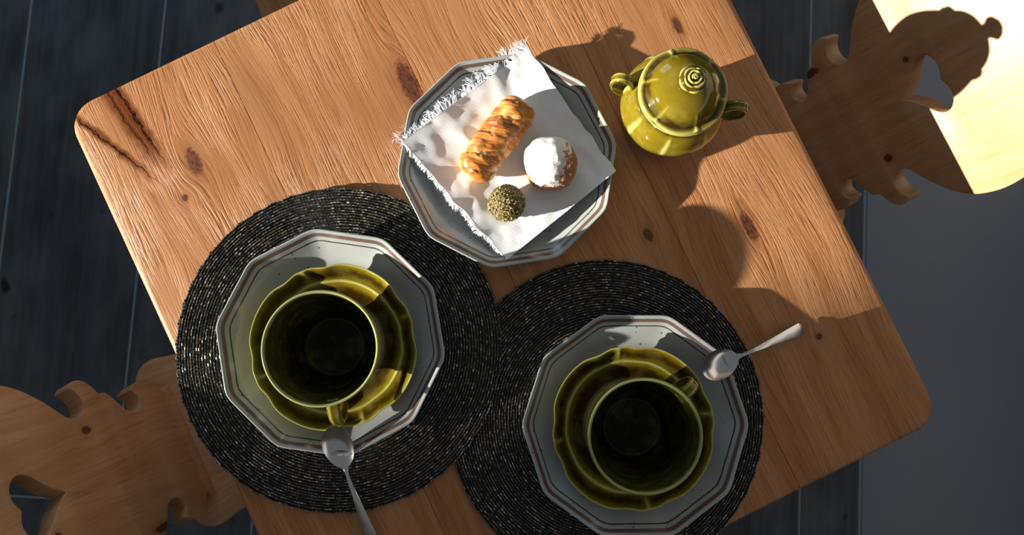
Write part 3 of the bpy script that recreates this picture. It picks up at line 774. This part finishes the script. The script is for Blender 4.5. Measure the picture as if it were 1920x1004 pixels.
# ------------------------------------------------------------------ pastries
def crust():
    w = NT('golden_flaky_pastry'); co = w.coord(); x, y, z = w.sep(co)
    st = w.noise(w.comb(w.math('ADD', w.math('MULTIPLY', x, 190.0), w.math('MULTIPLY', y, 80.0)), w.math('MULTIPLY', y, 38.0), w.math('MULTIPLY', z, 30.0)), 1.0, 4.0, 0.65)
    bk = w.noise(co, 45.0, 3.0, 0.6)
    f = w.math('ADD', w.math('MULTIPLY', st, 0.6), w.math('MULTIPLY', bk, 0.55))
    up = w.smooth(z, -0.006, 0.016)
    f = w.math('ADD', f, w.math('MULTIPLY', up, 0.16))
    f = w.math('SUBTRACT', f, w.math('MULTIPLY', w.attr('edge'), 0.10))
    col = w.ramp(f, [(0.42, (0.88, 0.70, 0.44)), (0.56, (0.80, 0.44, 0.14)), (0.68, (0.60, 0.22, 0.035)), (0.86, (0.30, 0.075, 0.014))])
    w.set(Base_Color=col, Roughness=0.38, Normal=w.bump(st, 0.8, 0.002)); w.b.inputs['Coat Weight'].default_value = 0.25; w.b.inputs['Coat Roughness'].default_value = 0.25
    return w.m
M_crust = crust()
a_ = Vector((0.0385, 0.2640)); b_ = Vector((-0.0195, 0.1830)); mid = (a_ + b_) / 2; L = (a_ - b_).length + .012; ang = atan2((a_ - b_).y, (a_ - b_).x)
vs, fs, at = [], [], []; nu, nv = 96, 64
for i in range(nu + 1):
    s = -1 + 2 * i / nu; cap = max(0.0, 1 - abs(s) ** 9.0) ** .40
    for k in range(nv):
        t = 2 * pi * k / nv
        ph = (s * 2.2 + .10 * sin(t) + .45 * cos(t) + .5 * noise.noise(Vector((s * 4, cos(t) * 2, 4)))) ; lay = (ph % 1.0)
        step = .0021 * (lay - .4) if abs(s) < .97 else 0
        R_ = cap * (.0205 + step)
        y = R_ * cos(t) * 1.10; z = R_ * sin(t) * .92
        nz = noise.noise(Vector((s * 5, cos(t) * 1.5, sin(t) * 1.5))) * .0026 + noise.noise(Vector((s * 16 + cos(t) * 3, cos(t) * 3, sin(t) * 3))) * .0010 + noise.noise(Vector((s * 45, cos(t) * 9, sin(t) * 9))) * .0005
        k2 = 1 + nz / .02
        vs.append((s * L / 2 + .0012 * noise.noise(Vector((cos(t), sin(t), s * 3))), y * k2, max(z * k2, -.0165))); at.append(1.0 if lay < .16 else max(0, .5 - abs(lay - .2) * 2))
for i in range(nu):
    for k in range(nv): l = (k + 1) % nv; fs.append((i * nv + k, i * nv + l, (i + 1) * nv + l, (i + 1) * nv + k))
zc = TOP + .0185 + .0150
tag(link('pastry_roll', mesh('pastry_roll', vs, fs, attrs={'edge': at}), M_crust, None, (mid.x - .0015, mid.y - .0025, zc), (0, 0, ang)), 'golden brown flaky puff pastry roll on the napkin', 'pastry')

def blob(name, R, squash, amp, freq, seed, flat, lvl=5):
    bm = bmesh.new(); bmesh.ops.create_icosphere(bm, subdivisions=lvl, radius=1.0)
    for v in bm.verts:
        p = v.co.copy(); n1 = noise.noise(p * freq + Vector((seed, 0, 0))); n2 = noise.noise(p * freq * 3 + Vector((0, seed, 0)))
        r = R * (1 + amp * n1 + amp * .35 * n2)
        v.co = Vector((p.x * r, p.y * r, max(p.z * r * squash, -flat)))
    me = bpy.data.meshes.new(name); bm.to_mesh(me); bm.free(); me.polygons.foreach_set('use_smooth', [True] * len(me.polygons)); return me
w = NT('choux_crust'); co = w.coord()
w.set(Base_Color=w.mix(w.noise(co, 70.0, 4.0), (0.55, 0.23, 0.08), (0.36, 0.13, 0.045)), Roughness=0.5, Normal=w.bump(w.noise(co, 180.0, 4.0), 0.5, 0.002)); M_choux = w.m
w = NT('icing_sugar'); co = w.coord()
sg = w.smooth(w.math('ADD', w.noise(co, 170.0, 5.0, 0.7), w.math('MULTIPLY', w.attr('edge'), -0.34)), 0.28, 0.36)
w.set(Base_Color=w.mix(sg, (0.42, 0.17, 0.07), (0.86, 0.85, 0.84)), Roughness=0.85, Normal=w.bump(w.noise(co, 500.0, 4.0), 0.5, 0.001)); M_sugar = w.m
puff = thing('cream_puff', 'round cream puff thickly dusted with icing sugar', 'pastry', (0.0716, 0.1905, TOP + .0185 + .0190), 0)
pb = blob('puff', 0.0315, .92, .10, 1.3, 3.1, .0215)
link('puff', pb, M_choux, puff)
bm = bmesh.new(); bm.from_mesh(pb); kill = []
for v in bm.verts:
    d = v.co.normalized(); lim = .02 + .34 * noise.noise(d * 2.2 + Vector((7, 1, 2))) + .30 * max(0, d.x * .5 - d.y * .75)
    if d.z < lim: kill.append(v)
bmesh.ops.delete(bm, geom=kill, context='VERTS')
for v in bm.verts: v.co += v.co.normalized() * (.0010 + .0006 * noise.noise(v.co * 300))
ed = [e for e in bm.edges if e.is_boundary]; ex = bmesh.ops.extrude_edge_only(bm, edges=ed)
for v in ex['geom']:
    if isinstance(v, bmesh.types.BMVert): v.co -= v.co.normalized() * .0014
bm.normal_update(); sgm = bpy.data.meshes.new('sugar_cap'); bm.to_mesh(sgm); bm.free()
sgm.polygons.foreach_set('use_smooth', [True] * len(sgm.polygons))
aa = sgm.attributes.new('edge', 'FLOAT', 'POINT'); aa.data.foreach_set('value', [max(0.0, min(1.0, (v.co.x / .031 * .9 - v.co.y / .031 * .25 - .12) * 1.6)) for v in sgm.vertices])
tag(link('sugar_cap', sgm, M_sugar, puff), 'white icing sugar crust')
w = NT('truffle_core'); co = w.coord(); w.set(Base_Color=w.mix(w.noise(co, 200.0, 3.0), (0.10, 0.07, 0.022), (0.24, 0.19, 0.06)), Roughness=0.7, Normal=w.bump(w.noise(co, 500.0), .6, .001)); M_core = w.m
w = NT('chopped_pistachio'); r = w.n('ShaderNodeNewGeometry').outputs['Random Per Island']
w.set(Base_Color=w.ramp(r, [(0, (0.08, 0.065, 0.018)), (.22, (0.24, 0.22, 0.045)), (.45, (0.38, 0.33, 0.11)), (.66, (0.56, 0.46, 0.26)), (.90, (0.13, 0.085, 0.03))], 'CONSTANT'), Roughness=0.6); M_pist = w.m
tr = thing('truffle', 'small truffle ball rolled in chopped green pistachios', 'sweet', (0.0196, 0.1438, TOP + .0165 + .0190))
link('truffle_core', blob('truffle_core', .0208, .98, .05, 1.6, 9.0, .0195, 4), M_core, tr)
b = MB(); rn = random.Random(11)
for k in range(1250):
    z = rn.uniform(-.75, 1); a = rn.random() * 2 * pi; q_ = math.sqrt(1 - z * z); d = Vector((q_ * cos(a), q_ * sin(a), z)); c0 = d * (.0210 + rn.uniform(-.0002, .0008)); s = rn.uniform(.0007, .0019)
    ax = Vector((rn.gauss(0, 1), rn.gauss(0, 1), rn.gauss(0, 1))).normalized(); ay = ax.orthogonal().normalized(); az = ax.cross(ay)
    P = [c0 + ax * s, c0 - ax * s * .8, c0 + ay * s * .8, c0 - ay * s * .7, c0 + az * s * .6, c0 - az * s * .6]
    b.add(P, [(0, 2, 4), (2, 1, 4), (1, 3, 4), (3, 0, 4), (2, 0, 5), (1, 2, 5), (3, 1, 5), (0, 3, 5)])
tag(link('pistachio_crumbs', b.mesh('pistachio_crumbs', False), M_pist, tr), 'green pistachio crumb coating', None, None, 'stuff')
